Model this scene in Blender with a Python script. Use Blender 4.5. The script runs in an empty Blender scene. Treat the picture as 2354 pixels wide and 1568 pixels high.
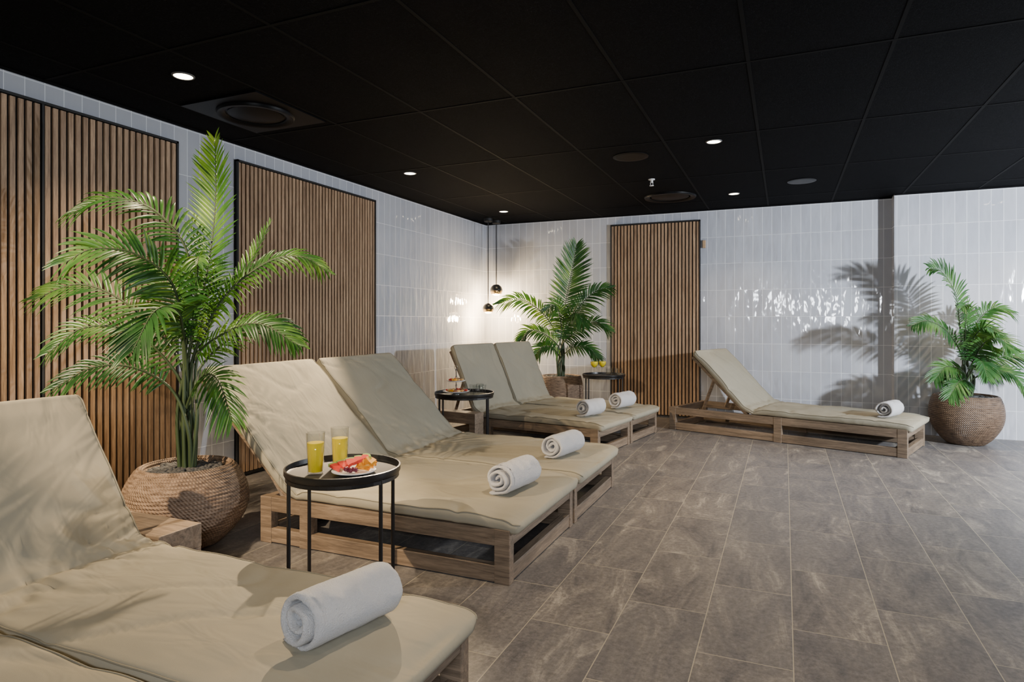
import bpy, bmesh, math, random
from mathutils import Vector, Matrix, noise
random.seed(7)
D=bpy.data
scene=bpy.context.scene
col=scene.collection
PI=math.pi

# ---------------------------------------------------------------- helpers
def link(o,parent=None):
    col.objects.link(o)
    if parent: o.parent=parent
    return o
def empty(name,loc=(0,0,0),rot=0):
    o=D.objects.new(name,None); o.empty_display_size=.1
    o.location=loc; o.rotation_euler=(0,0,math.radians(rot)); return link(o)
def mesh(name,v,f,mat=None,parent=None,smooth=False,mats=None,fm=None,loc=None,rot=0):
    m=D.meshes.new(name); m.from_pydata([tuple(p) for p in v],[],f)
    for mm in (mats or ([mat] if mat else [])): m.materials.append(mm)
    if fm: m.polygons.foreach_set('material_index',fm)
    if smooth: m.polygons.foreach_set('use_smooth',[True]*len(m.polygons))
    m.validate(); m.update()
    o=D.objects.new(name,m); link(o,parent)
    if loc: o.location=loc
    if rot: o.rotation_euler=(0,0,math.radians(rot))
    return o
def recalc(o):
    bm=bmesh.new(); bm.from_mesh(o.data); bmesh.ops.recalc_face_normals(bm,faces=bm.faces); bm.to_mesh(o.data); bm.free()
class MB:
    def __init__(s): s.v=[]; s.f=[]; s.m=[]
    def add(s,v,f,mi=0):
        b=len(s.v); s.v+= [tuple(p) for p in v]; s.f+=[tuple(i+b for i in q) for q in f]; s.m+=[mi]*len(f)
    def box(s,x0,x1,y0,y1,z0,z1,mi=0,M=None):
        v=[Vector(p) for p in [(x0,y0,z0),(x1,y0,z0),(x1,y1,z0),(x0,y1,z0),(x0,y0,z1),(x1,y0,z1),(x1,y1,z1),(x0,y1,z1)]]
        if M: v=[M@p for p in v]
        s.add(v,[(0,3,2,1),(4,5,6,7),(0,1,5,4),(1,2,6,5),(2,3,7,6),(3,0,4,7)],mi)
    def lathe(s,prof,n=32,c=(0,0,0),mi=0,closed=False):
        v=[];f=[]
        for (r,z) in prof:
            for i in range(n):
                a=2*PI*i/n; v.append((c[0]+r*math.cos(a),c[1]+r*math.sin(a),c[2]+z))
        k=len(prof)
        for j in range(k-1 if not closed else k):
            jn=(j+1)%k
            for i in range(n):
                f.append((j*n+i,j*n+(i+1)%n,jn*n+(i+1)%n,jn*n+i))
        if not closed:
            f.append(tuple(reversed(range(n)))); f.append(tuple((k-1)*n+i for i in range(n)))
        s.add(v,f,mi)
    def tube(s,pts,rad,n=6,mi=0):
        pts=[Vector(p) for p in pts]; v=[];f=[]
        for i,p in enumerate(pts):
            t=(pts[min(i+1,len(pts)-1)]-pts[max(i-1,0)]).normalized()
            ref=Vector((0,0,1)) if abs(t.z)<.9 else Vector((1,0,0))
            a=t.cross(ref).normalized(); b=a.cross(t)
            r=rad[i] if isinstance(rad,(list,tuple)) else rad
            for k in range(n):
                an=2*PI*k/n; v.append(p+a*r*math.cos(an)+b*r*math.sin(an))
        for i in range(len(pts)-1):
            for k in range(n):
                f.append((i*n+k,i*n+(k+1)%n,(i+1)*n+(k+1)%n,(i+1)*n+k))
        f.append(tuple(reversed(range(n)))); f.append(tuple((len(pts)-1)*n+k for k in range(n)))
        s.add(v,f,mi)
    def blob(s,c,r,mi=0,jit=.2,sub=1,sc=(1,1,1)):
        bm=bmesh.new(); bmesh.ops.create_icosphere(bm,subdivisions=sub,radius=1)
        o=random.random()*50
        v=[]
        for q in bm.verts:
            k=r*(1+jit*noise.noise(q.co*1.3+Vector((o,o,o))))
            v.append((c[0]+q.co.x*k*sc[0],c[1]+q.co.y*k*sc[1],c[2]+q.co.z*k*sc[2]))
        f=[tuple(x.index for x in q.verts) for q in bm.faces]; bm.free()
        s.add(v,f,mi)
    def obj(s,name,mats,parent=None,smooth=False,bevel=0,fix=True,loc=None,rot=0):
        if not isinstance(mats,list): mats=[mats]
        o=mesh(name,s.v,s.f,mats=mats,fm=s.m,parent=parent,smooth=smooth,loc=loc,rot=rot)
        if fix: recalc(o)
        if bevel:
            b=o.modifiers.new('bev','BEVEL'); b.width=bevel; b.segments=2; b.limit_method='ANGLE'
        return o

# ---------------------------------------------------------------- materials
class NT:
    def __init__(s,name):
        s.m=D.materials.new(name); s.m.use_nodes=True; s.t=s.m.node_tree; s.n=s.t.nodes; s.l=s.t.links
        s.b=s.n['Principled BSDF']; s.out=s.n['Material Output']
        s.tc=s.n.new('ShaderNodeTexCoord')
    def new(s,t,**k):
        n=s.n.new(t)
        for a,b in k.items():
            if a.startswith('i_'): n.inputs[a[2:].replace('_',' ')].default_value=b
            else: setattr(n,a,b)
        return n
    def lk(s,a,b): s.l.new(a,b)
    def map(s,scale=(1,1,1),rot=(0,0,0),loc=(0,0,0),src='Object'):
        m=s.new('ShaderNodeMapping'); m.inputs['Scale'].default_value=scale; m.inputs['Rotation'].default_value=rot; m.inputs['Location'].default_value=loc
        s.lk(s.tc.outputs[src],m.inputs['Vector']); return m.outputs['Vector']
    def noise(s,vec,scale,detail=3,rough=.5,dist=0):
        n=s.new('ShaderNodeTexNoise'); n.inputs['Scale'].default_value=scale; n.inputs['Detail'].default_value=detail
        n.inputs['Roughness'].default_value=rough; n.inputs['Distortion'].default_value=dist
        s.lk(vec,n.inputs['Vector']); return n.outputs['Fac']
    def ramp(s,fac,stops):
        r=s.new('ShaderNodeValToRGB'); e=r.color_ramp.elements
        while len(e)<len(stops): e.new(.5)
        for i,(p,c) in enumerate(stops):
            e[i].position=p; e[i].color=(c[0],c[1],c[2],1) if isinstance(c,(tuple,list)) else (c,c,c,1)
        s.lk(fac,r.inputs['Fac']); return r.outputs['Color']
    def mix(s,f,a,b,mode='MIX'):
        n=s.new('ShaderNodeMixRGB',blend_type=mode)
        for i,x in enumerate((f,a,b)):
            if isinstance(x,(int,float)): n.inputs[i].default_value=x if i==0 else (x,x,x,1)
            elif isinstance(x,tuple): n.inputs[i].default_value=(x[0],x[1],x[2],1)
            else: s.lk(x,n.inputs[i])
        return n.outputs[0]
    def math(s,op,a,b=0):
        n=s.new('ShaderNodeMath',operation=op)
        for i,x in enumerate((a,b)):
            if isinstance(x,(int,float)): n.inputs[i].default_value=x
            else: s.lk(x,n.inputs[i])
        return n.outputs[0]
    def bump(s,h,strength=.3,dist=.01,prev=None):
        n=s.new('ShaderNodeBump'); n.inputs['Strength'].default_value=strength; n.inputs['Distance'].default_value=dist
        s.lk(h,n.inputs['Height'])
        if prev: s.lk(prev,n.inputs['Normal'])
        s.lk(n.outputs[0],s.b.inputs['Normal']); return n.outputs[0]
    def col(s,c):
        if isinstance(c,tuple): s.b.inputs['Base Color'].default_value=(c[0],c[1],c[2],1)
        else: s.lk(c,s.b.inputs['Base Color'])
    def set(s,**k):
        for a,v in k.items(): s.b.inputs[a.replace('_',' ')].default_value=v
def simple(name,c,rough=.5,metal=0,bump=None,**k):
    t=NT(name); v=t.map()
    n=t.noise(v,bump[0] if bump else 30)
    t.col(t.mix(n,tuple(x*.88 for x in c),tuple(min(1,x*1.1) for x in c)))
    t.set(Roughness=rough,Metallic=metal,**k)
    if bump: t.bump(n,bump[1],bump[2])
    return t.m

def wall_tile(name,axis):
    t=NT(name)
    sp=t.new('ShaderNodeSeparateXYZ'); t.lk(t.tc.outputs['Object'],sp.inputs[0])
    cb=t.new('ShaderNodeCombineXYZ'); t.lk(t.math('ADD',sp.outputs[axis],.03),cb.inputs[0]); t.lk(t.math('ADD',sp.outputs[2],.03),cb.inputs[1])
    br=t.new('ShaderNodeTexBrick'); br.offset=0; br.squash=1
    t.lk(cb.outputs[0],br.inputs['Vector'])
    for k,v in (('Scale',1),('Mortar Size',.0026),('Mortar Smooth',.2),('Brick Width',.1),('Row Height',.31),('Bias',0)): br.inputs[k].default_value=v
    br.inputs['Color1'].default_value=(.45,.465,.515,1); br.inputs['Color2'].default_value=(.51,.525,.57,1); br.inputs['Mortar'].default_value=(.80,.82,.86,1)
    n=t.noise(cb.outputs[0],2.2,2)
    t.col(t.mix(.25,br.outputs['Color'],t.ramp(n,[(.3,.38),(.7,.62)]),'OVERLAY'))
    # per tile offset so each glaze surface waves differently
    rnd=t.new('ShaderNodeTexWhiteNoise',noise_dimensions='2D')
    fl=t.new('ShaderNodeVectorMath',operation='SNAP'); t.lk(cb.outputs[0],fl.inputs[0]); fl.inputs[1].default_value=(.1,.31,1)
    t.lk(fl.outputs[0],rnd.inputs['Vector'])
    sc=t.new('ShaderNodeVectorMath',operation='MULTIPLY_ADD'); t.lk(rnd.outputs['Color'],sc.inputs[0]); sc.inputs[1].default_value=(.6,.6,.6); t.lk(cb.outputs[0],sc.inputs[2])
    st=t.new('ShaderNodeVectorMath',operation='MULTIPLY'); t.lk(sc.outputs[0],st.inputs[0]); st.inputs[1].default_value=(1,.34,1)
    w=t.noise(st.outputs[0],12,1.6)
    b1=t.bump(w,.5,.019)
    inv=t.math('SUBTRACT',1,br.outputs['Fac'])
    t.bump(inv,.6,.003,b1)
    r=t.math('ADD',t.math('MULTIPLY',br.outputs['Fac'],.5),.065); t.lk(r,t.b.inputs['Roughness'])
    t.set(IOR=1.65)
    return t.m
M_wallX=wall_tile('glazed_tile_left',1); M_wallY=wall_tile('glazed_tile_back',0)

def floor_mat():
    t=NT('stone_floor_tiles')
    sp=t.new('ShaderNodeSeparateXYZ'); t.lk(t.tc.outputs['Object'],sp.inputs[0])
    cb=t.new('ShaderNodeCombineXYZ'); t.lk(t.math('ADD',sp.outputs[1],.2),cb.inputs[0]); t.lk(t.math('ADD',sp.outputs[0],-.028),cb.inputs[1])
    br=t.new('ShaderNodeTexBrick'); br.offset=.5; br.squash=1
    t.lk(cb.outputs[0],br.inputs['Vector'])
    for k,v in (('Scale',1),('Mortar Size',.0020),('Mortar Smooth',.2),('Brick Width',.62),('Row Height',.31),('Bias',0)): br.inputs[k].default_value=v
    br.inputs['Color1'].default_value=(0,0,0,1); br.inputs['Color2'].default_value=(1,1,1,1); br.inputs['Mortar'].default_value=(.5,.5,.5,1)
    off=t.new('ShaderNodeVectorMath',operation='MULTIPLY_ADD'); t.lk(br.outputs['Color'],off.inputs[0]); off.inputs[1].default_value=(7,3,5); t.lk(t.tc.outputs['Object'],off.inputs[2])
    mp=t.new('ShaderNodeMapping'); mp.inputs['Rotation'].default_value=(0,0,-.65); mp.inputs['Scale'].default_value=(3.2,1,1); t.lk(off.outputs[0],mp.inputs[0])
    n1=t.noise(mp.outputs[0],1.9,8,.7,1.3)
    c=t.ramp(n1,[(.30,(.078,.075,.077)),(.46,(.155,.143,.135)),(.56,(.20,.183,.165)),(.66,(.37,.335,.285))])
    c=t.mix(t.math('MULTIPLY',br.outputs['Color'],.5),c,(.122,.121,.13))
    n2=t.noise(t.tc.outputs['Object'],45,6,.8)
    c=t.mix(.65,c,t.ramp(n2,[(.32,.2),(.68,.78)]),'OVERLAY')
    c=t.mix(br.outputs['Fac'],c,(.38,.34,.26))
    t.col(c); t.set(Roughness=.46)
    b=t.bump(n2,.25,.002)
    t.bump(t.math('SUBTRACT',1,br.outputs['Fac']),.5,.002,b)
    return t.m
M_floor=floor_mat()

def ceil_mat():
    t=NT('black_woodwool_panel')
    n=t.noise(t.map((3.5,1,1),(0,0,.5)),38,4,.7,2.5)
    n2=t.noise(t.map((1,3.5,1),(0,0,-.3)),38,4,.7,2.5)
    m=t.mix(1,n,n2,'LIGHTEN')
    t.col(t.ramp(m,[(.50,(.001,.001,.0013)),(.62,(.005,.005,.0068)),(.75,(.042,.042,.052))])); t.set(Roughness=.85)
    t.b.inputs['Specular IOR Level'].default_value=.05
    t.bump(m,.8,.010); return t.m
M_ceil=ceil_mat()
M_black=simple('black_powdercoat',(.008,.008,.009),.35)
M_blackm=simple('black_matte',(.008,.008,.009),.6)
M_vent=simple('vent_black_satin',(.003,.003,.0035),.4)
M_vent.node_tree.nodes['Principled BSDF'].inputs['Specular IOR Level'].default_value=.12
M_grid=simple('ceiling_grid_black',(.0045,.0045,.005),.8)
M_grid.node_tree.nodes['Principled BSDF'].inputs['Specular IOR Level'].default_value=.08
M_back=simple('panel_felt_black',(.004,.004,.004),.9)

def oak(name,c0,c1,vert=True,rough=.5):
    t=NT(name)
    s=(14,14,.9) if vert==1 else ((.9,14,14) if vert==2 else (14,.9,14))
    v=t.map(s); n=t.noise(v,3.2,5,.62,.9)
    n2=t.noise(t.map(tuple(x*5 for x in s)),4,3,.6)
    c=t.ramp(n,[(.3,c0),(.5,tuple((a+b)/2 for a,b in zip(c0,c1))),(.7,c1)])
    c=t.mix(.4,c,t.ramp(n2,[(.35,.25),(.65,.65)]),'OVERLAY')
    big=t.noise(t.map((9,9,.25) if vert==1 else (1,1,1)),2.0,1)
    c=t.mix(.4,c,t.ramp(big,[(.35,.33),(.65,.66)]),'OVERLAY')
    t.col(c); t.set(Roughness=rough); t.bump(n2,.15,.002); return t.m
M_oak=oak('oak_slat',(.235,.14,.08),(.54,.36,.22),1,.5)
M_teak=oak('weathered_teak',(.115,.083,.057),(.30,.22,.15),2,.55)
M_teakY=oak('weathered_teak_cross',(.115,.083,.057),(.30,.22,.15),3,.55)

def fabric():
    t=NT('lounger_fabric'); v=t.map()
    n=t.noise(v,700,2); w=t.noise(v,3,2,.5,.4)
    c=t.mix(t.ramp(w,[(.35,0),(.65,1)]),(.325,.30,.23),(.36,.328,.248))
    t.col(c); t.set(Roughness=.9); t.b.inputs['Specular IOR Level'].default_value=.2
    b=t.bump(n,.3,.001)
    w2=t.noise(t.map((1,2.2,1),(0,0,.5)),4.5,2,.5,1.0)
    t.bump(w2,.25,.03,b); return t.m
M_fab=fabric()
M_pipe=simple('cushion_piping',(.26,.235,.17),.8)
def terry():
    t=NT('terry_cotton'); v=t.map()
    n=t.noise(v,230,4,.7); t.col(t.mix(n,(.82,.82,.85),(.98,.98,.98))); t.set(Roughness=.95); t.b.inputs['Sheen Weight'].default_value=.2
    t.bump(n,1,.014); return t.m
M_terry=terry()
def wicker(name,c0,c1,rough):
    t=NT(name)
    sp=t.new('ShaderNodeSeparateXYZ'); t.lk(t.tc.outputs['Object'],sp.inputs[0])
    an=t.math('ARCTAN2',sp.outputs[1],sp.outputs[0])
    cb=t.new('ShaderNodeCombineXYZ'); t.lk(t.math('MULTIPLY',an,3.0),cb.inputs[0]); t.lk(t.math('MULTIPLY',sp.outputs[2],55),cb.inputs[1])
    n=t.noise(cb.outputs[0],1.6,3,.6)
    s=t.math('SINE',t.math('ADD',t.math('MULTIPLY',an,110),t.math('MULTIPLY',sp.outputs[2],330)))
    c=t.ramp(n,[(.3,c0),(.5,tuple((a+b)/2 for a,b in zip(c0,c1))),(.72,c1)])
    c=t.mix(.35,c,t.ramp(t.math('MULTIPLY_ADD',s,.5),[(0,.35),(.5,.6)]),'OVERLAY')
    t.col(c); t.set(Roughness=rough); t.bump(s,.6,.003); return t.m
M_wick=wicker('seagrass_rope',(.10,.062,.038),(.38,.265,.18),.6)
M_wickD=wicker('dark_seagrass_rope',(.055,.032,.02),(.22,.14,.085),.45)
def leafm(name,a,b,c):
    t=NT(name); n=t.noise(t.map(),5,3)
    cc=t.ramp(n,[(.3,a),(.5,b),(.72,c)])
    t.col(cc); t.set(Roughness=.36)
    tr=t.new('ShaderNodeBsdfTranslucent'); t.lk(t.mix(1,cc,(2.2,1.7,.5),'MULTIPLY'),tr.inputs[0])
    mx=t.new('ShaderNodeMixShader'); mx.inputs[0].default_value=.25
    t.lk(t.b.outputs[0],mx.inputs[1]); t.lk(tr.outputs[0],mx.inputs[2]); t.lk(mx.outputs[0],t.out.inputs[0]); return t.m
M_leaf=leafm('palm_leaf',(.010,.048,.011),(.026,.10,.02),(.09,.20,.045))
M_stem=simple('palm_stem',(.04,.065,.025),.5)
M_peb=simple('dark_pebbles',(.06,.06,.062),.7)
M_brass=simple('brass',(.75,.5,.22),.25,1)
M_steel=simple('polished_steel',(.7,.7,.7),.15,1)
M_white=simple('white_ceramic',(.8,.8,.8),.2)
def glass():
    t=NT('clear_glass')
    tr=t.new('ShaderNodeBsdfTransparent'); tr.inputs[0].default_value=(.96,.97,.97,1)
    gl=t.new('ShaderNodeBsdfGlossy'); gl.inputs['Roughness'].default_value=.02
    lw=t.new('ShaderNodeLayerWeight'); lw.inputs[0].default_value=.5
    n=t.noise(t.map(),8,1)
    fac=t.math('ADD',t.math('MULTIPLY',t.math('POWER',lw.outputs['Facing'],4),.6),t.math('MULTIPLY',n,.07))
    mx=t.new('ShaderNodeMixShader'); t.lk(fac,mx.inputs[0])
    t.lk(tr.outputs[0],mx.inputs[1]); t.lk(gl.outputs[0],mx.inputs[2]); t.lk(mx.outputs[0],t.out.inputs[0])
    return t.m
M_glass=glass()
M_juice=simple('orange_juice',(.98,.72,.02),.3)
M_melon=simple('watermelon_flesh',(.75,.07,.05),.35,0,(60,.1,.002))
M_rind=simple('melon_rind',(.35,.55,.15),.4)
M_orange=simple('orange_flesh',(.95,.45,.04),.35,0,(60,.1,.002))
M_grape=simple('grape_skin',(.16,.02,.04),.25)
M_choc=simple('chocolate_pastry',(.25,.1,.04),.5)
def emis(name,c,s):
    t=NT(name); t.col((.8,.8,.8)); t.b.inputs['Emission Color'].default_value=(*c,1); t.b.inputs['Emission Strength'].default_value=s; return t.m
M_lens=emis('downlight_lens',(1,.86,.62),22)
M_bulb=emis('pendant_diffuser',(1,.72,.38),9)

# ---------------------------------------------------------------- room
XL,XR,YB,YF,H=-3.72,4.7,7.75,-2.6,2.47
def slab(name,x0,x1,y0,y1,z0,z1,mat):
    b=MB(); b.box(x0,x1,y0,y1,z0,z1); return b.obj(name,mat)
slab('floor',XL-.15,XR+.15,YF-.15,YB+.15,-.1,0,M_floor)
slab('ceiling',XL-.15,XR+.15,YF-.15,YB+.15,H,H+.1,M_ceil)
slab('wall_left',XL-.15,XL,YF,YB,0,H,M_wallX)
slab('wall_back',XL-.15,XR+.15,YB,YB+.15,0,H,M_wallY)
slab('wall_back_projection',1.045,XR,YB-.17,YB,0,H,M_wallY)
slab('wall_right',XR,XR+.15,YF,YB,0,H,M_wallX)
slab('wall_front',XL-.15,XR+.15,YF-.15,YF,0,H,M_wallY)
b=MB()
x=-.168-.644*5
while x<XR:
    if x>XL+.03: b.box(x-.009,x+.009,YF,YB-.001,H-.002,H)
    x+=.644
y=3.42-1.26*4
while y<YB:
    b.box(XL+.001,XR,y-.009,y+.009,H-.0025,H-.0005); y+=1.26
b.box(XL,XL+.015,YF,YB,H-.012,H); b.box(XL,1.045,YB-.015,YB,H-.012,H); b.box(1.045,XR,YB-.185,YB-.17,H-.012,H)
b.obj('trim_ceiling_grid',M_grid)

# slat panels
def slat_panel(L,splits,top,loc,rot):
    """panel in local x 0..L, front towards -y, back at y=0"""
    p=empty('wooden_slat_panel',loc,rot)
    b=MB(); b.box(0,L,-.012,-.001,.01,top); b.obj('felt_backing',M_back,p)
    fr=MB(); w=.014; dp=.034
    segs=[0]+splits+[L]
    for s in segs:
        ww=w if s in (0,L) else .012
        x0=0 if s==0 else (L-w if s==L else s-ww/2)
        fr.box(x0,x0+ww,-dp if s in (0,L) else -.027,-.001,.01,top)
    fr.box(0,L,-dp,-.001,top-w,top); fr.box(0,L,-dp,-.001,.01,.01+w)
    fr.obj('edge_frame',M_blackm,p)
    sl=MB()
    for a,c in zip(segs[:-1],segs[1:]):
        n=round((c-a-.02)/.040); pt=(c-a-.012)/n
        for i in range(n):
            x0=a+.006+pt*i+.005
            sl.box(x0,x0+pt-.0145,-.025,-.012,.03,top-.018)
    sl.obj('oak_slats',M_oak,p)
    return p
slat_panel(2.977-1.30,[2.146-1.30],2.345,(XL,1.30,0),90)
slat_panel(5.183-3.467,[],2.345,(XL,3.467,0),90)
slat_panel(1.08,[],2.355,(-1.99,YB,0),0)
b=MB(); b.box(-.885,-.85,YB-.03,YB,2.02,2.11); b.obj('wall_sensor',simple('sensor_beech',(.45,.3,.17),.5),bevel=.004)

# ---------------------------------------------------------------- ceiling fittings
def downlight(x,y,en=30,cone=118,tgt=None):
    p=empty('recessed_downlight',(x,y,H))
    b=MB(); b.lathe([(.048,-.006),(.056,-.004),(.058,0),(.048,0)],32,closed=True); b.obj('trim_ring',simple('downlight_ring',(.1,.1,.1),.4),p,True)
    b=MB(); b.lathe([(.001,-.003),(.0475,-.003),(.0475,-.0005),(.001,-.0005)],32); b.obj('lens',M_lens,p)
    l=D.lights.new('spot','SPOT'); l.energy=en; l.color=(1,.76,.49); l.spot_size=math.radians(cone); l.spot_blend=.9 if not tgt else .5; l.shadow_soft_size=.02
    o=D.objects.new('spot',l); o.location=(0,0,-.02); link(o,p)
    if tgt: o.rotation_euler=(Vector(tgt)-Vector((x,y,H))).to_track_quat('-Z','Y').to_euler()
downlight(-2.961,2.418,90)
downlight(-3.053,4.797,1050,50,(-2.55,1.55,.55))
downlight(-3.08,6.90,40)
downlight(-.474,4.832,160,92); downlight(-.477,6.879,50); downlight(-.47,2.42,150,92)
downlight(1.95,4.83,40); downlight(2.1,6.7,90); downlight(1.95,2.4,25); downlight(-.47,.1,25)
downlight(-2.96,.1,700,46,(-2.45,3.1,.45))
def vent(x,y,r,plate):
    p=empty('ceiling_vent',(x,y,H))
    b=MB()
    if plate: b.box(-.3,.3,-.3,.3,-.010,-.0001)
    z=-.010 if plate else 0
    b.lathe([(r*.86,z-.016),(r,z-.018),(r*1.03,z-.004),(r*1.03,z),(r*.8,z),(r*.8,z-.006)],48,closed=True)
    b.lathe([(.001,z-.012),(r*.70,z-.008),(r*.74,z-.006),(r*.74,z-.002),(.001,z-.002)],48)
    b.obj('diffuser',M_vent,p,True)
    for q in p.children:
        m=q.modifiers.new('es','EDGE_SPLIT'); m.split_angle=math.radians(40)
vent(-3.065,3.03,.225,True); vent(-1.107,6.78,.26,False)
def speaker(x,y,r):
    b=MB(); b.lathe([(.001,-.008),(r*.8,-.008),(r,-.005),(r,0),(.001,0)],40); b.obj('ceiling_speaker',M_vent,loc=(x,y,H),smooth=False)
speaker(-1.127,5.01,.14); speaker(.149,6.51,.125)
b=MB(); b.lathe([(.001,0),(.03,0),(.03,-.006),(.012,-.01),(.012,-.03),(.008,-.034),(.001,-.034)],20); b.box(-.013,-.009,-.003,.003,-.06,-.028); b.box(.009,.013,-.003,.003,-.06,-.028); b.lathe([(.001,-.058),(.02,-.058),(.02,-.062),(.001,-.062)],16)
b.obj('fire_sprinkler',simple('sprinkler_white',(.75,.75,.75),.4),loc=(-1.128,5.886,H))

def pendant(x,y,z,r,en):
    p=empty('pendant_lamp',(x,y,0))
    b=MB(); b.lathe([(.001,H),(.055,H),(.055,H-.035),(.045,H-.045),(.001,H-.045)],24); b.obj('canopy',M_blackm,p)
    b=MB(); b.tube([(0,0,H-.04),(0,0,z+r)],.006,6); b.obj('cable',M_blackm,p)
    pr=[(.001,r)]+[(r*math.sin(a),r*math.cos(a)) for a in [PI*.52*i/9 for i in range(1,10)]]
    zb=pr[-1][1]; pr+=[(r*.85,zb),(.001,zb+.01)]
    b=MB(); b.lathe(pr,28,(0,0,z)); b.obj('shade',M_black,p,True)
    b=MB(); b.lathe([(r*.85,zb-.001),(r*.99,zb-.001),(r*.84,zb-.5*r),(r*.68,zb-.5*r)],28,(0,0,z),closed=True); b.obj('brass_ring',M_brass,p,True)
    b=MB(); b.lathe([(.001,zb-.01)]+[(r*.66*math.cos(a),zb-.012-.3*r-r*.3*math.sin(a)) for a in [PI*.5*i/7 for i in range(0,7)]]+[(.001,zb-.012-.6*r)],24,(0,0,z)); b.obj('diffuser',M_bulb,p,True)
    l=D.lights.new('bulb','POINT'); l.energy=en; l.color=(1,.72,.4); l.shadow_soft_size=.04
    o=D.objects.new('bulb',l); o.location=(0,0,z-r*1.1-.045); link(o,p)
pendant(-3.451,7.496,1.559,.082,48); pendant(-3.475,7.30,1.317,.072,48)

# ---------------------------------------------------------------- loungers
def smooth_path(P,it=3):
    for _ in range(it):
        Q=[P[0]]
        for a,b_ in zip(P[:-1],P[1:]):
            Q.append(a*.75+b_*.25); Q.append(a*.25+b_*.75)
        Q.append(P[-1]); P=Q
    return P
def cushion(p,y0,y1,seat,bl,ang,zc=.270,th=.064):
    a=math.radians(ang)
    A=Vector((.045,zc-.028)); A2=Vector((-.05,zc)); B=Vector((-seat+.10,zc+.0)); C=Vector((-seat-.035,zc+.012)); 
    E=Vector((-seat-.07-.05*math.cos(a),zc+.07)); F=Vector((-seat-bl*math.cos(a),zc+bl*math.sin(a)))
    path=smooth_path([A,A2,B,C,E,F],3)
    L=[0]
    for q,r in zip(path[:-1],path[1:]): L.append(L[-1]+(r-q).length)
    tot=L[-1]; N=140; pts=[]
    for i in range(N+1):
        u=i/N
        s=tot*(.5-.5*math.cos(PI*u))*.45+tot*u*.55
        k=0
        while k<len(L)-2 and L[k+1]<s: k+=1
        f=(s-L[k])/(L[k+1]-L[k]); pts.append((path[k].lerp(path[k+1],f),s))
    w=(y1-y0)/2-.003; yc=(y0+y1)/2
    sec=[]; nf=36
    for i in range(nf+1): sec.append((-1+2*i/nf,1,0))
    K=6
    for i in range(1,K): t=PI*i/K; sec.append((1,math.cos(t),math.sin(t)**.6))
    for i in range(nf+1): sec.append((1-2*i/nf,-1,0))
    for i in range(1,K): t=PI*i/K; sec.append((-1,-math.cos(t),-math.sin(t)**.6))
    v=[];f=[]; n=len(sec); seed=random.random()*90
    for i,(q,s) in enumerate(pts):
        t=(pts[min(i+1,N)][0]-pts[max(i-1,0)][0]).normalized(); nrm=Vector((t.y,-t.x))
        if nrm.y<0: nrm=-nrm
        e=min(s,tot-s)
        rt=.022; kt=math.sqrt(max(0,1-(1-min(1,e/rt))**2))*.85+.15
        rc=.045; kw=rc*(1-math.sqrt(max(0,1-(1-min(1,e/rc))**2)))
        hw=w-kw; hr=.020
        for (a_,b_,c_) in sec:
            yy=a_*(hw-hr)+ (c_*hr*kt)
            crown=.88+.2*(1-min(1,abs(a_))**4)*min(1,e/.08)
            zz=b_*th/2*kt*crown
            amp=1 if b_>0 else .3
            nz=noise.noise(Vector((q.x*2.4+seed,yy*2.4,q.y*2.4)))*.014+noise.noise(Vector((q.x*8+seed,yy*5+q.x*3,q.y*8)))*.005
            # soft pull creases radiating near the fold
            crd=abs(s-seat-.03)
            rd=abs(noise.noise(Vector((q.x*4,yy*14+seed,q.y*4))))
            nz-=.016*(1-min(1,rd*4))**2*math.exp(-(crd/.18)**2)
            nz-=.014*math.exp(-((s-seat-.02)/.020)**2)
            rd2=abs(noise.noise(Vector((q.x*2.2+seed*2,yy*3.2-q.x*2,q.y*2.2))))
            nz-=.009*(1-min(1,rd2*9))**2
            zz+=nz*amp*min(1,e/.03)
            wv=noise.noise(Vector((s*4,seed,a_*2)))*.010*(1 if abs(a_)>.95 else abs(a_))
            v.append((q.x+nrm.x*zz,yc+yy+wv*(0 if e<.1 else 1),q.y+nrm.y*zz))
    for i in range(N):
        for k in range(n):
            f.append((i*n+k,i*n+(k+1)%n,(i+1)*n+(k+1)%n,(i+1)*n+k))
    f.append(tuple(range(n))); f.append(tuple(N*n+k for k in reversed(range(n))))
    o=mesh('cushion',v,f,M_fab,p,True); recalc(o)
    for sd,nm in ((nf+1,1),(n-1,-1)):
        pl=[Vector(v[i*n+sd])+Vector((0,nm*.001,0)) for i in range(1,N)]
        mb=MB(); mb.tube(pl,.003,5); mb.obj('piping',M_pipe,p,True)
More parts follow.
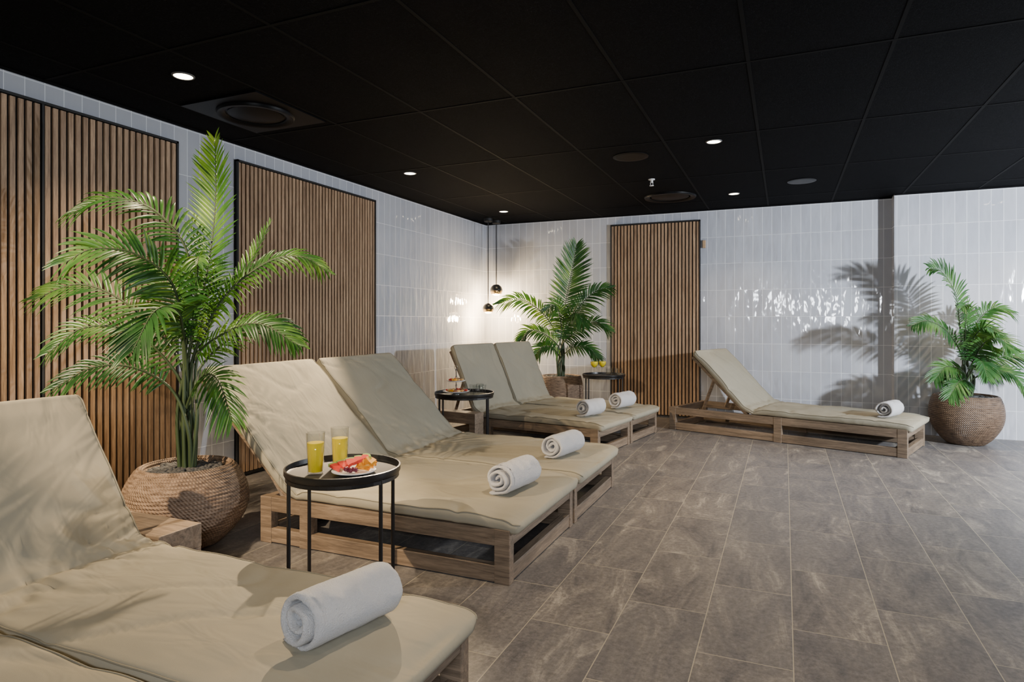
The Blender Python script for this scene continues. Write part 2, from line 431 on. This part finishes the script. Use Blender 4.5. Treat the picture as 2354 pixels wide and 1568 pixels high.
def lounger(name,loc,rot,units,seat,bl,ang,lf,arm=None,posts=None):
    p=empty(name,(loc[0],loc[1],0),rot)
    a=math.radians(ang)
    for k,(y0,y1) in enumerate(units):
        L=lf[k] if isinstance(lf,list) else lf
        W=.06; g=.004
        b=MB()
        for ya,yb in ((y0+g,y0+g+.045),(y1-g-.045,y1-g)):
            b.box(-L,0,ya,yb,.165,.238)
            b.box(-L+.002,-.002,ya+.001,yb-.001,.005,.078)
        b.obj('long_rails',M_teak,p,bevel=.003)
        b=MB()
        b.box(-.045,-.001,y0+g+.045,y1-g-.045,.164,.237); b.box(-.045,-.003,y0+g+.045,y1-g-.045,.006,.077)
        b.box(-L+.001,-L+.045,y0+g+.045,y1-g-.045,.164,.237); b.box(-L+.003,-L+.045,y0+g+.045,y1-g-.045,.006,.077)
        x=-.09
        while x>-seat+.05:
            b.box(x-.055,x,y0+.05,y1-.05,.214,.236); x-=.085
        b.obj('cross_slats',M_teakY,p,bevel=.003)
        b=MB()
        for px in [0-.07,-L]+[-(q) for q in (posts or [seat-.05])]:
            for ya in (y0+g-.002,y1-g-.048):
                if px>-L-.01: b.box(px-.002,px+.072,ya,ya+.05,0,.2395)
        b.obj('posts',M_teak,p,bevel=.003)
        Mx=Matrix.Translation((-seat-.03,0,.240))@Matrix.Rotation(a,4,'Y')
        b=MB()
        for ya in (y0+.03,y1-.075): b.box(-bl+.03,0,ya,ya+.045,-.03,0,M=Mx)
        x=-.02
        while x>-bl+.06:
            b.box(x-.055,x,y0+.075,y1-.075,-.022,-.002,M=Mx); x-=.085
        b.obj('backrest_frame',M_teak,p,bevel=.002)
        b=MB()
        s=bl*.62; tx=-seat-.03-s*math.cos(a); tz=.24+s*math.sin(a)-.03
        bx=max(tx-.14,-L+.08)
        for ya in (y0+.08,y1-.12):
            b.tube([(tx,ya+.02,tz),(bx,ya+.02,.2)],.018,4)
        b.obj('prop_struts',M_teak,p)
        cushion(p,y0,y1,seat,bl,ang)
    if arm:
        b=MB(); x0,x1,ya,yb=arm
        b.box(x0,x1,ya,yb,.20,.30); b.box(x1-.07,x1-.001,ya+.001,yb-.001,0,.20); b.box(x0+.001,x0+.07,ya+.001,yb-.001,0,.20)
        b.obj('side_shelf',M_teak,p,bevel=.004)
    return p
lounger('double_sun_lounger',(-.885,.38),0,[(0,.66),(.68,1.34)],1.405,.72,53,2.0,arm=(-1.96,-1.38,1.36,1.56))
lounger('double_sun_lounger',(-1.10,2.52),0,[(0,.90),(.93,1.83)],1.21,.90,43.5,[1.42,1.95])
lounger('double_sun_lounger',(-1.45,5.2),-9,[(0,.72),(.74,1.46)],1.22,.74,62,1.75,arm=(-1.72,-1.16,-.16,-.02))
lounger('sun_lounger',(.945,6.186),-19,[(0,.78)],1.33,.83,43.5,2.2,posts=[1.1])

# ---------------------------------------------------------------- rolled towels
def towel(x,y,z,rot,Lg=.28,R=.068,flap=.05):
    turns=2.8; th=.0175; pitch=(R-.012)/turns; tm=turns*2*PI; cl=[]
    n=100; sq=random.random()*6
    for i in range(n+1):
        t=tm*i/n; r=.010+pitch*t/(2*PI); an=-PI/2+(tm-t)
        wob=1+.06*math.sin(t*1.7+sq)*(1 if i<n*.85 else 0)
        cl.append(Vector((r*wob*math.cos(an)*1.08,r*wob*math.sin(an)*.93)))
    zend=cl[-1].y
    for i in range(1,9): cl.append(Vector((cl[n].x-flap*i/8, zend-.0005*i)))
    m=len(cl); off=[]
    for i in range(m):
        t=(cl[min(i+1,m-1)]-cl[max(i-1,0)]).normalized(); off.append(Vector((-t.y,t.x)))
    ys=[0,.003,.008,.014]+[.014+(Lg-.028)*k/30 for k in range(1,30)]+[Lg-.014,Lg-.008,Lg-.003,Lg]
    ks=[.25,.65,.9,1]+[1]*29+[1,.9,.65,.25]
    v=[];f=[]; sd=random.random()*30
    for j,(yy,k) in enumerate(zip(ys,ks)):
        for side in (1,-1):
            for i in range(m):
                q=cl[i]+off[i]*side*th/2*k*(1 if 0<i<m-1 else .6)
                dn=noise.noise(Vector((q.x*20+sd,yy*20,q.y*20)))*.006+noise.noise(Vector((q.x*110+sd,yy*110,q.y*110)))*.003
                tel=(.012*math.sin(i/m*7+sd)+.007*math.sin(i/m*19)) if (j<5 or j>len(ys)-6) else 0
                v.append((q.x+dn,yy+tel,q.y+dn-zend+th/2))
    w=2*m
    for j in range(len(ys)-1):
        a=j*w; b_=(j+1)*w
        for i in range(m-1):
            f.append((a+i,a+i+1,b_+i+1,b_+i)); f.append((a+m+i+1,a+m+i,b_+m+i,b_+m+i+1))
        f.append((a+m-1,a+2*m-1,b_+2*m-1,b_+m-1)); f.append((a+m,a,b_,b_+m))
    for a in (0,(len(ys)-1)*w):
        for i in range(m-1): f.append((a+i,a+i+1,a+m+i+1,a+m+i))
    o=mesh('rolled_towel',v,f,M_terry,None,True,loc=(x,y,z),rot=rot); recalc(o)
ZT=.304
towel(-1.15,1.27,ZT,-14,.29,.074,.075)
towel(-1.285,2.80,ZT,-8,.30,.074)
towel(-1.325,3.68,ZT,-10,.32,.074)
towel(-1.66,5.42,ZT,-20,.27,.078)
towel(-1.52,6.06,ZT,-18,.28,.078)
towel(.80,6.40,ZT,-27,.27,.075)

# ---------------------------------------------------------------- side tables
def table(x,y,R,Ht,rot):
    p=empty('side_table',(x,y,0),rot)
    b=MB(); b.lathe([(.001,Ht-.028),(R*.98,Ht-.028),(R,Ht-.02),(R,Ht),(R-.006,Ht+.001),(R-.009,Ht-.018),(R-.02,Ht-.022),(.001,Ht-.022)],64)
    o=b.obj('tray',M_black,p,True); m=o.modifiers.new('es','EDGE_SPLIT'); m.split_angle=math.radians(50)
    b=MB()
    for k in range(4):
        a=math.radians(35 if k%2==0 else -35)+(PI if k>=2 else 0)
        c,s=math.cos(a)*(R-.012),math.sin(a)*(R-.012)
        b.tube([(c,s,0),(c,s,Ht-.026)],.008,8)
    for sg in (1,-1):
        a=math.radians(35*sg); c,s=math.cos(a)*(R-.012),math.sin(a)*(R-.012)
        b.tube([(c,s,Ht-.036),(-c,-s,Ht-.036)],.006,6)
    b.lathe([(R-.02,Ht-.045),(R-.006,Ht-.045),(R-.006,Ht-.03),(R-.02,Ht-.03)],48,closed=True)
    b.obj('legs',M_black,p)
    return Ht-.022
CR=23.3
zA=table(-1.665,2.113,.232,.56,CR); zB=table(-2.50,4.78,.252,.555,CR); zC=table(-1.915,7.125,.245,.55,CR)
Fd=Vector((-.3955,.9184)); Rd=Vector((.9184,.3955))
def off(c,r,f): q=Vector(c)+Rd*r+Fd*f; return q.x,q.y
TA=(-1.665,2.113);TB=(-2.50,4.78);TC=(-1.915,7.125)
def tumbler(x,y,z,r,h,fill,name='juice_glass',mat=None):
    p=empty(name,(x,y,z))
    b=MB(); b.lathe([(.001,0),(r*.8,0),(r,h),(r-.0022,h),(r*.8-.0022,.012),(.001,.012)],36); b.obj('glass',M_glass,p,True)
    if fill:
        rr=lambda q:r*.8+(r-r*.8)*q/h-.0028
        b=MB(); b.lathe([(.001,.0125),(rr(.0125),.0125),(rr(h*fill),h*fill),(.001,h*fill)],32); b.obj('juice',mat or M_juice,p,False)
x,y=off(TA,-.095,-.06); tumbler(x,y,zA+.0005,.038,.168,.76)
x,y=off(TA,-.030,.06); tumbler(x,y,zA+.0005,.038,.168,.74)
def wedge(b,c,R,a0,a1,t,rot,mi,mr,tilt=0):
    Mx=Matrix.Translation(c)@Matrix.Rotation(rot,4,'Z')@Matrix.Rotation(tilt,4,'X')
    n=8
    for (r0,r1,m) in ((0.001,R*.86,mi),(R*.86,R,mr)):
        v=[];f=[]
        for i in range(n+1):
            a=a0+(a1-a0)*i/n
            for r in (r0,r1):
                for z in (0,t): v.append(Mx@Vector((r*math.cos(a),r*math.sin(a),z)))
        for i in range(n):
            k=i*4;q=k+4
            f+=[(k,k+2,q+2,q),(k+1,q+1,q+3,k+3),(k+2,k+3,q+3,q+2),(k,q,q+1,k+1)]
        f+=[(0,1,3,2),(4*n,4*n+2,4*n+3,4*n+1)]
        b.add(v,f,m)
def fruit_plate(x,y,z,R=.085,s=1):
    p=empty('fruit_plate',(x,y,z),CR)
    b=MB(); b.lathe([(.001,0),(R*.55,0),(R*.6,.004),(R,.012),(R,.0145),(R*.6,.008),(.001,.007)],48); b.obj('plate',M_white,p,True)
    b=MB()
    for i in range(5):
        wedge(b,(-.055+.018*i,-.02+.004*i,.0085+.008*i),.058,math.radians(60),math.radians(125),.012,.5-.35*i,0,1,math.radians(22))
    for i in range(5):
        wedge(b,(.03+.012*i,.015-.006*i,.010+.008*i),.036,0,PI,.009,-.5+.5*i,2,3,math.radians(35))
    for i in range(9):
        b.blob((-.005+random.uniform(-.02,.03),-.035+random.uniform(-.015,.02),.02+.003*(i%3)),.0095,4,.02,2)
    b.obj('sliced_fruit',[M_melon,M_rind,M_orange,simple('orange_peel',(.9,.3,.01),.4),M_grape],p,False)
x,y=off(TA,.055,-.045); fruit_plate(x,y,zA+.0005,.088)
def stand(x,y,z):
    p=empty('tiered_serving_stand',(x,y,z),CR)
    b=MB(); b.tube([(0,0,.0),(0,0,.215)],.004,8)
    b.lathe([(.001,.0),(.04,.0),(.02,.01),(.001,.012)],20)
    for zz in (.075,.15,.205): b.blob((0,0,zz),.009,0,0,2)
    ring=[(.014*math.cos(t),0,.228+.016*math.sin(t)) for t in [2*PI*i/14 for i in range(15)]]
    b.tube(ring,.003,6); b.obj('rod_and_handle',M_steel,p,True)
    b=MB()
    for zz,R in ((.02,.115),(.11,.08)):
        b.lathe([(.006,zz),(R*.8,zz),(R,zz+.008),(R,zz+.0105),(R*.8,zz+.004),(.006,zz+.004)],40,closed=True)
    b.obj('plates',M_white,p,True)
    b=MB()
    for zz,R in ((.024,.085),(.114,.055)):
        n=18 if R>.06 else 11
        for i in range(n):
            a=2*PI*i/n+random.random()*.3; r=R*random.uniform(.6,1)
            k=random.choice([0,1,2,3,3,2])
            b.blob((r*math.cos(a),r*math.sin(a),zz+.012),random.uniform(.011,.017),k,.25,1,(1.2,1,.8))
    b.obj('fruit_and_pastries',[M_melon,M_orange,M_choc,simple('pastry',(.75,.45,.18),.5)],p)
x,y=off(TB,-.07,.0); stand(x,y,zB+.0005)
for dr,df in ((.075,.0),(.13,.06),(.155,-.02),(.105,-.09)):
    x,y=off(TB,dr,df); tumbler(x,y,zB+.0005,.033,.085,0,'water_glass')
def goblet(x,y,z):
    p=empty('juice_goblet',(x,y,z))
    b=MB(); b.lathe([(.001,0),(.036,0),(.036,.002),(.005,.006),(.004,.08),(.02,.095),(.042,.125),(.046,.15),(.04,.20),(.038,.20),(.044,.15),(.040,.126),(.018,.098),(.001,.094)],32); b.obj('glass',M_glass,p,True)
    b=MB(); b.lathe([(.001,.0955),(.017,.099),(.038,.127),(.0425,.15),(.0415,.163),(.001,.163)],28); b.obj('juice',M_juice,p,True)
x,y=off(TC,-.11,.0); goblet(x,y,zC+.0005)
x,y=off(TC,-.01,.05); goblet(x,y,zC+.0005)
for dr,df in ((.05,-.06),(.12,-.05),(.12,.09),(.18,.03)):
    x,y=off(TC,dr,df); tumbler(x,y,zC+.0005,.033,.085,0,'water_glass')

# ---------------------------------------------------------------- palms
def cat(P,n):
    P=[Vector(p) for p in P]; Q=[P[0]*2-P[1]]+P+[P[-1]*2-P[-2]]; out=[]
    for i in range(1,len(Q)-2):
        for k in range(n):
            t=k/n; a,b_,c,d=Q[i-1],Q[i],Q[i+1],Q[i+2]
            out.append(.5*((2*b_)+(-a+c)*t+(2*a-5*b_+4*c-d)*t*t+(-a+3*b_-3*c+d)*t*t*t))
    out.append(Q[-2]); return out
def frond(mb,P,Lm,hint,t0=.42,wd=.011,nl=30,droop=.35,sc=1):
    pts=cat(P,14); m=len(pts)
    mb.tube(pts,[ (.010*(1-i/m)**1.1+.0022)*sc for i in range(m)],5,1)
    Ls=[0]
    for a,b_ in zip(pts[:-1],pts[1:]): Ls.append(Ls[-1]+(b_-a).length)
    tot=Ls[-1]; hint=Vector(hint).normalized()
    def at(s):
        k=0
        while k<m-2 and Ls[k+1]<s: k+=1
        f=(s-Ls[k])/max(1e-6,Ls[k+1]-Ls[k]); return pts[k].lerp(pts[k+1],f),(pts[k+1]-pts[k]).normalized()
    for i in range(nl):
        u=i/(nl-1); s=tot*(t0+(1-t0)*u*.985)
        for sd in (1,-1):
            q,T=at(min(tot*.999,s+random.uniform(-.004,.004)))
            N=(hint-T*hint.dot(T)).normalized(); S=T.cross(N)*sd
            prof=(.42+.58*math.sin(PI*min(1,.12+u*.78)))*(1 if u<.8 else 1-(u-.8)*1.7)
            L=Lm*prof*random.uniform(.92,1.06)
            al=math.radians(24+40*u+random.uniform(-4,4))
            dr=(S*math.cos(al)+T*math.sin(al)+N*random.uniform(.15,.3)).normalized()
            W=(T-dr*T.dot(dr)).normalized()
            Nn=dr.cross(W).normalized()
            st=[0,.12,.35,.6,.82,1]; wp=[.3,.75,1,.85,.5,.04]; v=[];f=[]
            dd=droop*random.uniform(.7,1.2)
            for a,wq in zip(st,wp):
                c=q+dr*L*a+Vector((0,0,-1))*dd*L*a*a
                w=wd*.72*wq*(.75+.35*prof)
                v+=[c-W*w+Nn*w*.45,c,c+W*w+Nn*w*.45]
            for k in range(5):
                a=k*3; f+=[(a,a+1,a+4,a+3),(a+1,a+2,a+5,a+4)]
            mb.add(v,f,0)
def pot(p,prof,pitch,mat,soilr,soilz,amp=.006):
    P=[Vector((r,z,0)) for r,z in prof]; pts=cat(P,16); L=0; out=[]; ac=0
    fine=[]
    for a,b_ in zip(pts[:-1],pts[1:]):
        d=(b_-a).length; k=max(1,int(d/(pitch/7)))
        for i in range(k): fine.append(a.lerp(b_,i/k))
    fine.append(pts[-1])
    for i,q in enumerate(fine):
        if i: ac+=(q-fine[i-1]).length
        t=(fine[min(i+1,len(fine)-1)]-fine[max(i-1,0)]).normalized(); n=Vector((t.y,-t.x,0))
        o=amp*(abs(math.sin(PI*ac/pitch))**.6-.6)
        out.append((q.x+n.x*o,max(0,q.y+n.y*o)))
    out=[(.02,0)]+out+[(soilr,soilz+.01),(soilr,soilz-.02),(.02,soilz-.02)]
    b=MB(); b.lathe(out,72); b.obj('woven_basket',mat,p,True)
    b=MB(); b.lathe([(.001,soilz-.019),(soilr-.001,soilz-.019),(soilr-.001,soilz),(.001,soilz+.01)],40)
    for i in range(260):
        a=random.random()*2*PI; r=(soilr-.02)*math.sqrt(random.random())
        b.blob((r*math.cos(a),r*math.sin(a),soilz+.012),random.uniform(.010,.018),0,.35,1,(1.2,1,.7))
    b.obj('pebbles',M_peb,p,True)
def palm(loc,fr,potargs,sc=1,soilz=.37,seed=1):
    random.seed(seed)
    p=empty('potted_palm',(loc[0],loc[1],0),CR)
    pot(p,*potargs)
    mb=MB()
    for F in fr:
        bx=random.uniform(-.035,.035); by=random.uniform(-.03,.03)
        P=[(bx,by,soilz-.01),(bx*1.5+F['p'][0][0]*.35,by*1.5+F['p'][0][1]*.35,soilz+(F['p'][0][2]-soilz)*.5)]+F['p']
        frond(mb,P,F.get('L',.2)*sc,F.get('h',(0,-.7,.7)),F.get('t0',.42),F.get('w',.0105)*sc,F.get('n',30),F.get('d',.35),sc)
    o=mb.obj('fronds',[M_leaf,M_stem],p,True,fix=False)
    return p
A=[
 dict(p=[(.01,0,.95),(.10,.03,1.45),(.13,.05,1.8),(.12,.06,2.12)],L=.22,h=(-.2,-1,.1),d=.12,n=38,w=.012,t0=.46),
 dict(p=[(-.01,0,.95),(.03,-.02,1.45),(-.10,-.08,1.70),(-.30,-.14,1.77),(-.47,-.2,1.68)],L=.22,h=(0,-.6,.8),d=.5,n=38,t0=.5),
 dict(p=[(-.04,0,.95),(-.25,-.05,1.22),(-.48,-.1,1.34),(-.69,-.15,1.26)],L=.20,d=.45,n=32,t0=.46),
 dict(p=[(-.05,-.03,.9),(-.22,-.1,1.10),(-.40,-.2,1.12),(-.52,-.28,1.0)],L=.17,d=.4,t0=.46),
 dict(p=[(-.05,-.05,.8),(-.18,-.15,.92),(-.32,-.25,.93),(-.44,-.35,.84)],L=.16,d=.4,n=24,t0=.5),
 dict(p=[(.03,.05,.95),(.13,.12,1.25),(.25,.2,1.48),(.34,.25,1.70)],L=.15,h=(-.6,-.7,.2),d=.15),
 dict(p=[(.03,0,.95),(.20,0,1.28),(.42,.0,1.46),(.60,0,1.49),(.73,-.02,1.42)],L=.17,d=.5,n=34,t0=.52),
 dict(p=[(.04,0,.95),(.22,-.05,1.09),(.42,-.1,1.14),(.64,-.15,1.03)],L=.17,d=.4,n=30,t0=.48),
 dict(p=[(.03,-.03,.75),(.15,-.12,.88),(.27,-.22,.86),(.37,-.3,.68)],L=.17,d=.45,n=22,t0=.54),
 dict(p=[(.0,-.03,1.0),(.0,-.12,1.32),(-.10,-.25,1.47),(-.24,-.36,1.49),(-.34,-.42,1.42)],L=.24,h=(.1,-.8,.6),d=.4,n=38,t0=.47,w=.0125),
 dict(p=[(.02,-.05,1.0),(.05,-.18,1.2),(.05,-.38,1.2),(.03,-.52,1.02)],L=.23,h=(0,-.5,.9),d=.3,n=32,w=.0125,t0=.54),
 dict(p=[(.02,.05,1.0),(.03,.2,1.35),(-.02,.33,1.5),(-.08,.45,1.5)],L=.2,h=(0,.3,1),t0=.48),
 dict(p=[(.03,-.03,1.0),(.1,-.1,1.32),(.17,-.22,1.46),(.22,-.33,1.42)],L=.18,h=(0,-.7,.7),d=.45,t0=.54),
 dict(p=[(.02,.1,.9),(.18,.25,1.1),(.32,.35,1.15),(.45,.42,1.05)],L=.17,d=.4,t0=.5),
 dict(p=[(-.04,.05,1.0),(-.15,.12,1.3),(-.28,.15,1.42),(-.40,.15,1.4)],L=.18,d=.4,t0=.5),
]
potA=([(.165,.004),(.235,.07),(.288,.15),(.303,.23),(.285,.31),(.25,.375),(.222,.405),(.205,.403),(.2,.385)],.0175,M_wick,.197,.375)
palm((-2.866,2.36),A,potA,1,.38,3)
B=[
 dict(p=[(.02,0,1.05),(.06,0,1.4),(.13,0,1.75),(.19,0,2.09)],L=.33,h=(0,-1,.1),d=.12,n=34,w=.016,t0=.48),
 dict(p=[(-.03,-.03,.95),(-.22,-.08,1.25),(-.50,-.12,1.42),(-.76,-.15,1.36)],L=.25,d=.45,w=.014,t0=.48),
 dict(p=[(.03,0,.95),(.2,0,1.3),(.42,-.02,1.52),(.60,-.05,1.56)],L=.26,d=.4,h=(0,-.9,.5),w=.015,t0=.48),
 dict(p=[(.03,-.05,.9),(.2,-.1,1.05),(.4,-.15,1.15),(.56,-.2,1.05)],L=.22,d=.4,w=.014),
 dict(p=[(-.03,-.05,.85),(-.2,-.15,1.0),(-.38,-.2,1.05),(-.5,-.25,.92)],L=.2,d=.4,w=.014),
 dict(p=[(0,-.05,1.0),(-.03,-.15,1.25),(-.1,-.28,1.35),(-.2,-.38,1.28)],L=.24,d=.4,h=(0,-.8,.5),w=.014),
 dict(p=[(.03,-.05,1.0),(.1,-.15,1.22),(.18,-.3,1.25),(.24,-.4,1.1)],L=.23,d=.4,h=(0,-.8,.5),w=.014),
 dict(p=[(.03,-.05,.75),(.15,-.15,.85),(.3,-.2,.85),(.42,-.25,.72)],L=.18,d=.4,w=.013),
 dict(p=[(-.03,-.05,.75),(-.12,-.15,.85),(-.24,-.2,.85),(-.32,-.25,.75)],L=.18,d=.4,w=.013),
]
potB=([(.16,.004),(.225,.09),(.262,.2),(.27,.32),(.26,.42),(.245,.485),(.235,.50),(.22,.50),(.21,.485)],.02,M_wick,.205,.475)
palm((-2.49,7.28),B,potB,1.0,.48,5)
Cc=[
 dict(p=[(-.03,0,.85),(-.06,0,1.15),(-.10,0,1.42),(-.24,-.02,1.62),(-.38,-.05,1.66)],L=.27,d=.3,h=(.5,-.8,.4),w=.014,t0=.48,n=34),
 dict(p=[(.02,0,.8),(.06,-.02,1.08),(.2,-.05,1.27),(.36,-.1,1.24)],L=.20,d=.5,w=.0135,t0=.5),
 dict(p=[(-.03,0,.8),(-.2,-.05,1.05),(-.42,-.1,1.16),(-.60,-.15,1.12)],L=.19,d=.45,w=.0135,t0=.48),
 dict(p=[(-.01,0,.85),(-.04,-.05,1.1),(-.1,-.15,1.3),(-.2,-.22,1.28)],L=.19,d=.4,w=.0135),
 dict(p=[(.02,-.03,.7),(.18,-.1,.8),(.35,-.15,.84),(.50,-.2,.72)],L=.2,d=.45,w=.0135),
 dict(p=[(-.03,-.03,.65),(-.15,-.1,.72),(-.3,-.15,.73),(-.43,-.2,.62)],L=.18,d=.4,w=.0135),
 dict(p=[(-.03,-.05,.58),(-.12,-.15,.62),(-.25,-.25,.6),(-.37,-.3,.47)],L=.17,d=.35,w=.013),
 dict(p=[(.02,-.05,.75),(.06,-.15,.95),(.1,-.28,1.0),(.12,-.38,.9)],L=.2,d=.4,w=.0135),
 dict(p=[(.02,-.05,.6),(.1,-.18,.7),(.2,-.3,.68),(.26,-.38,.55)],L=.18,d=.4,w=.013),
 dict(p=[(0,0,.8),(.0,-.1,1.0),(.02,-.22,1.1),(.04,-.33,1.05)],L=.18,d=.4,h=(0,-.8,.6),w=.013),
 dict(p=[(.0,-.05,.65),(.0,-.15,.78),(-.05,-.28,.78),(-.08,-.38,.65)],L=.17,d=.4,w=.013),
 dict(p=[(.02,.02,.8),(.12,.05,.98),(.27,.05,1.05),(.40,.02,.98)],L=.18,d=.4,w=.013),
]
potC=([(.15,.004),(.215,.07),(.275,.17),(.298,.27),(.290,.37),(.272,.43),(.255,.455),(.24,.455),(.232,.44)],.0175,M_wickD,.228,.43)
palm((1.575,7.19),Cc,potC,1,.44,9)

# ---------------------------------------------------------------- lighting
def area(name,loc,tgt,size,en,colr):
    l=D.lights.new(name,'AREA'); l.shape='RECTANGLE'; l.size=size[0]; l.size_y=size[1]; l.energy=en; l.color=colr
    o=D.objects.new(name,l); o.location=loc
    o.rotation_euler=(Vector(tgt)-Vector(loc)).to_track_quat('-Z','Y').to_euler(); return link(o)
area('studio_softbox',(.35,-.9,1.55),(-.3,5,1.0),(1.2,.22),66,(.88,.93,1))
area('studio_softbox',(3.3,4.6,1.55),(.6,7.4,1.1),(.10,.10),250,(.86,.92,1))
area('studio_softbox',(4.3,6.2,1.70),(-2,7.1,1.3),(.12,.12),55,(.86,.92,1))
w=D.worlds.new('world'); scene.world=w; w.use_nodes=True
w.node_tree.nodes['Background'].inputs[0].default_value=(.6,.65,.75,1); w.node_tree.nodes['Background'].inputs[1].default_value=.15

# ---------------------------------------------------------------- camera
cam=D.cameras.new('camera'); cam.sensor_width=36; cam.lens=1454*36/2354; cam.shift_y=-.0187; cam.clip_start=.05
co=D.objects.new('camera',cam); co.location=(0,0,1.15); co.rotation_euler=(PI/2,0,math.radians(23.3)); link(co)
scene.camera=co
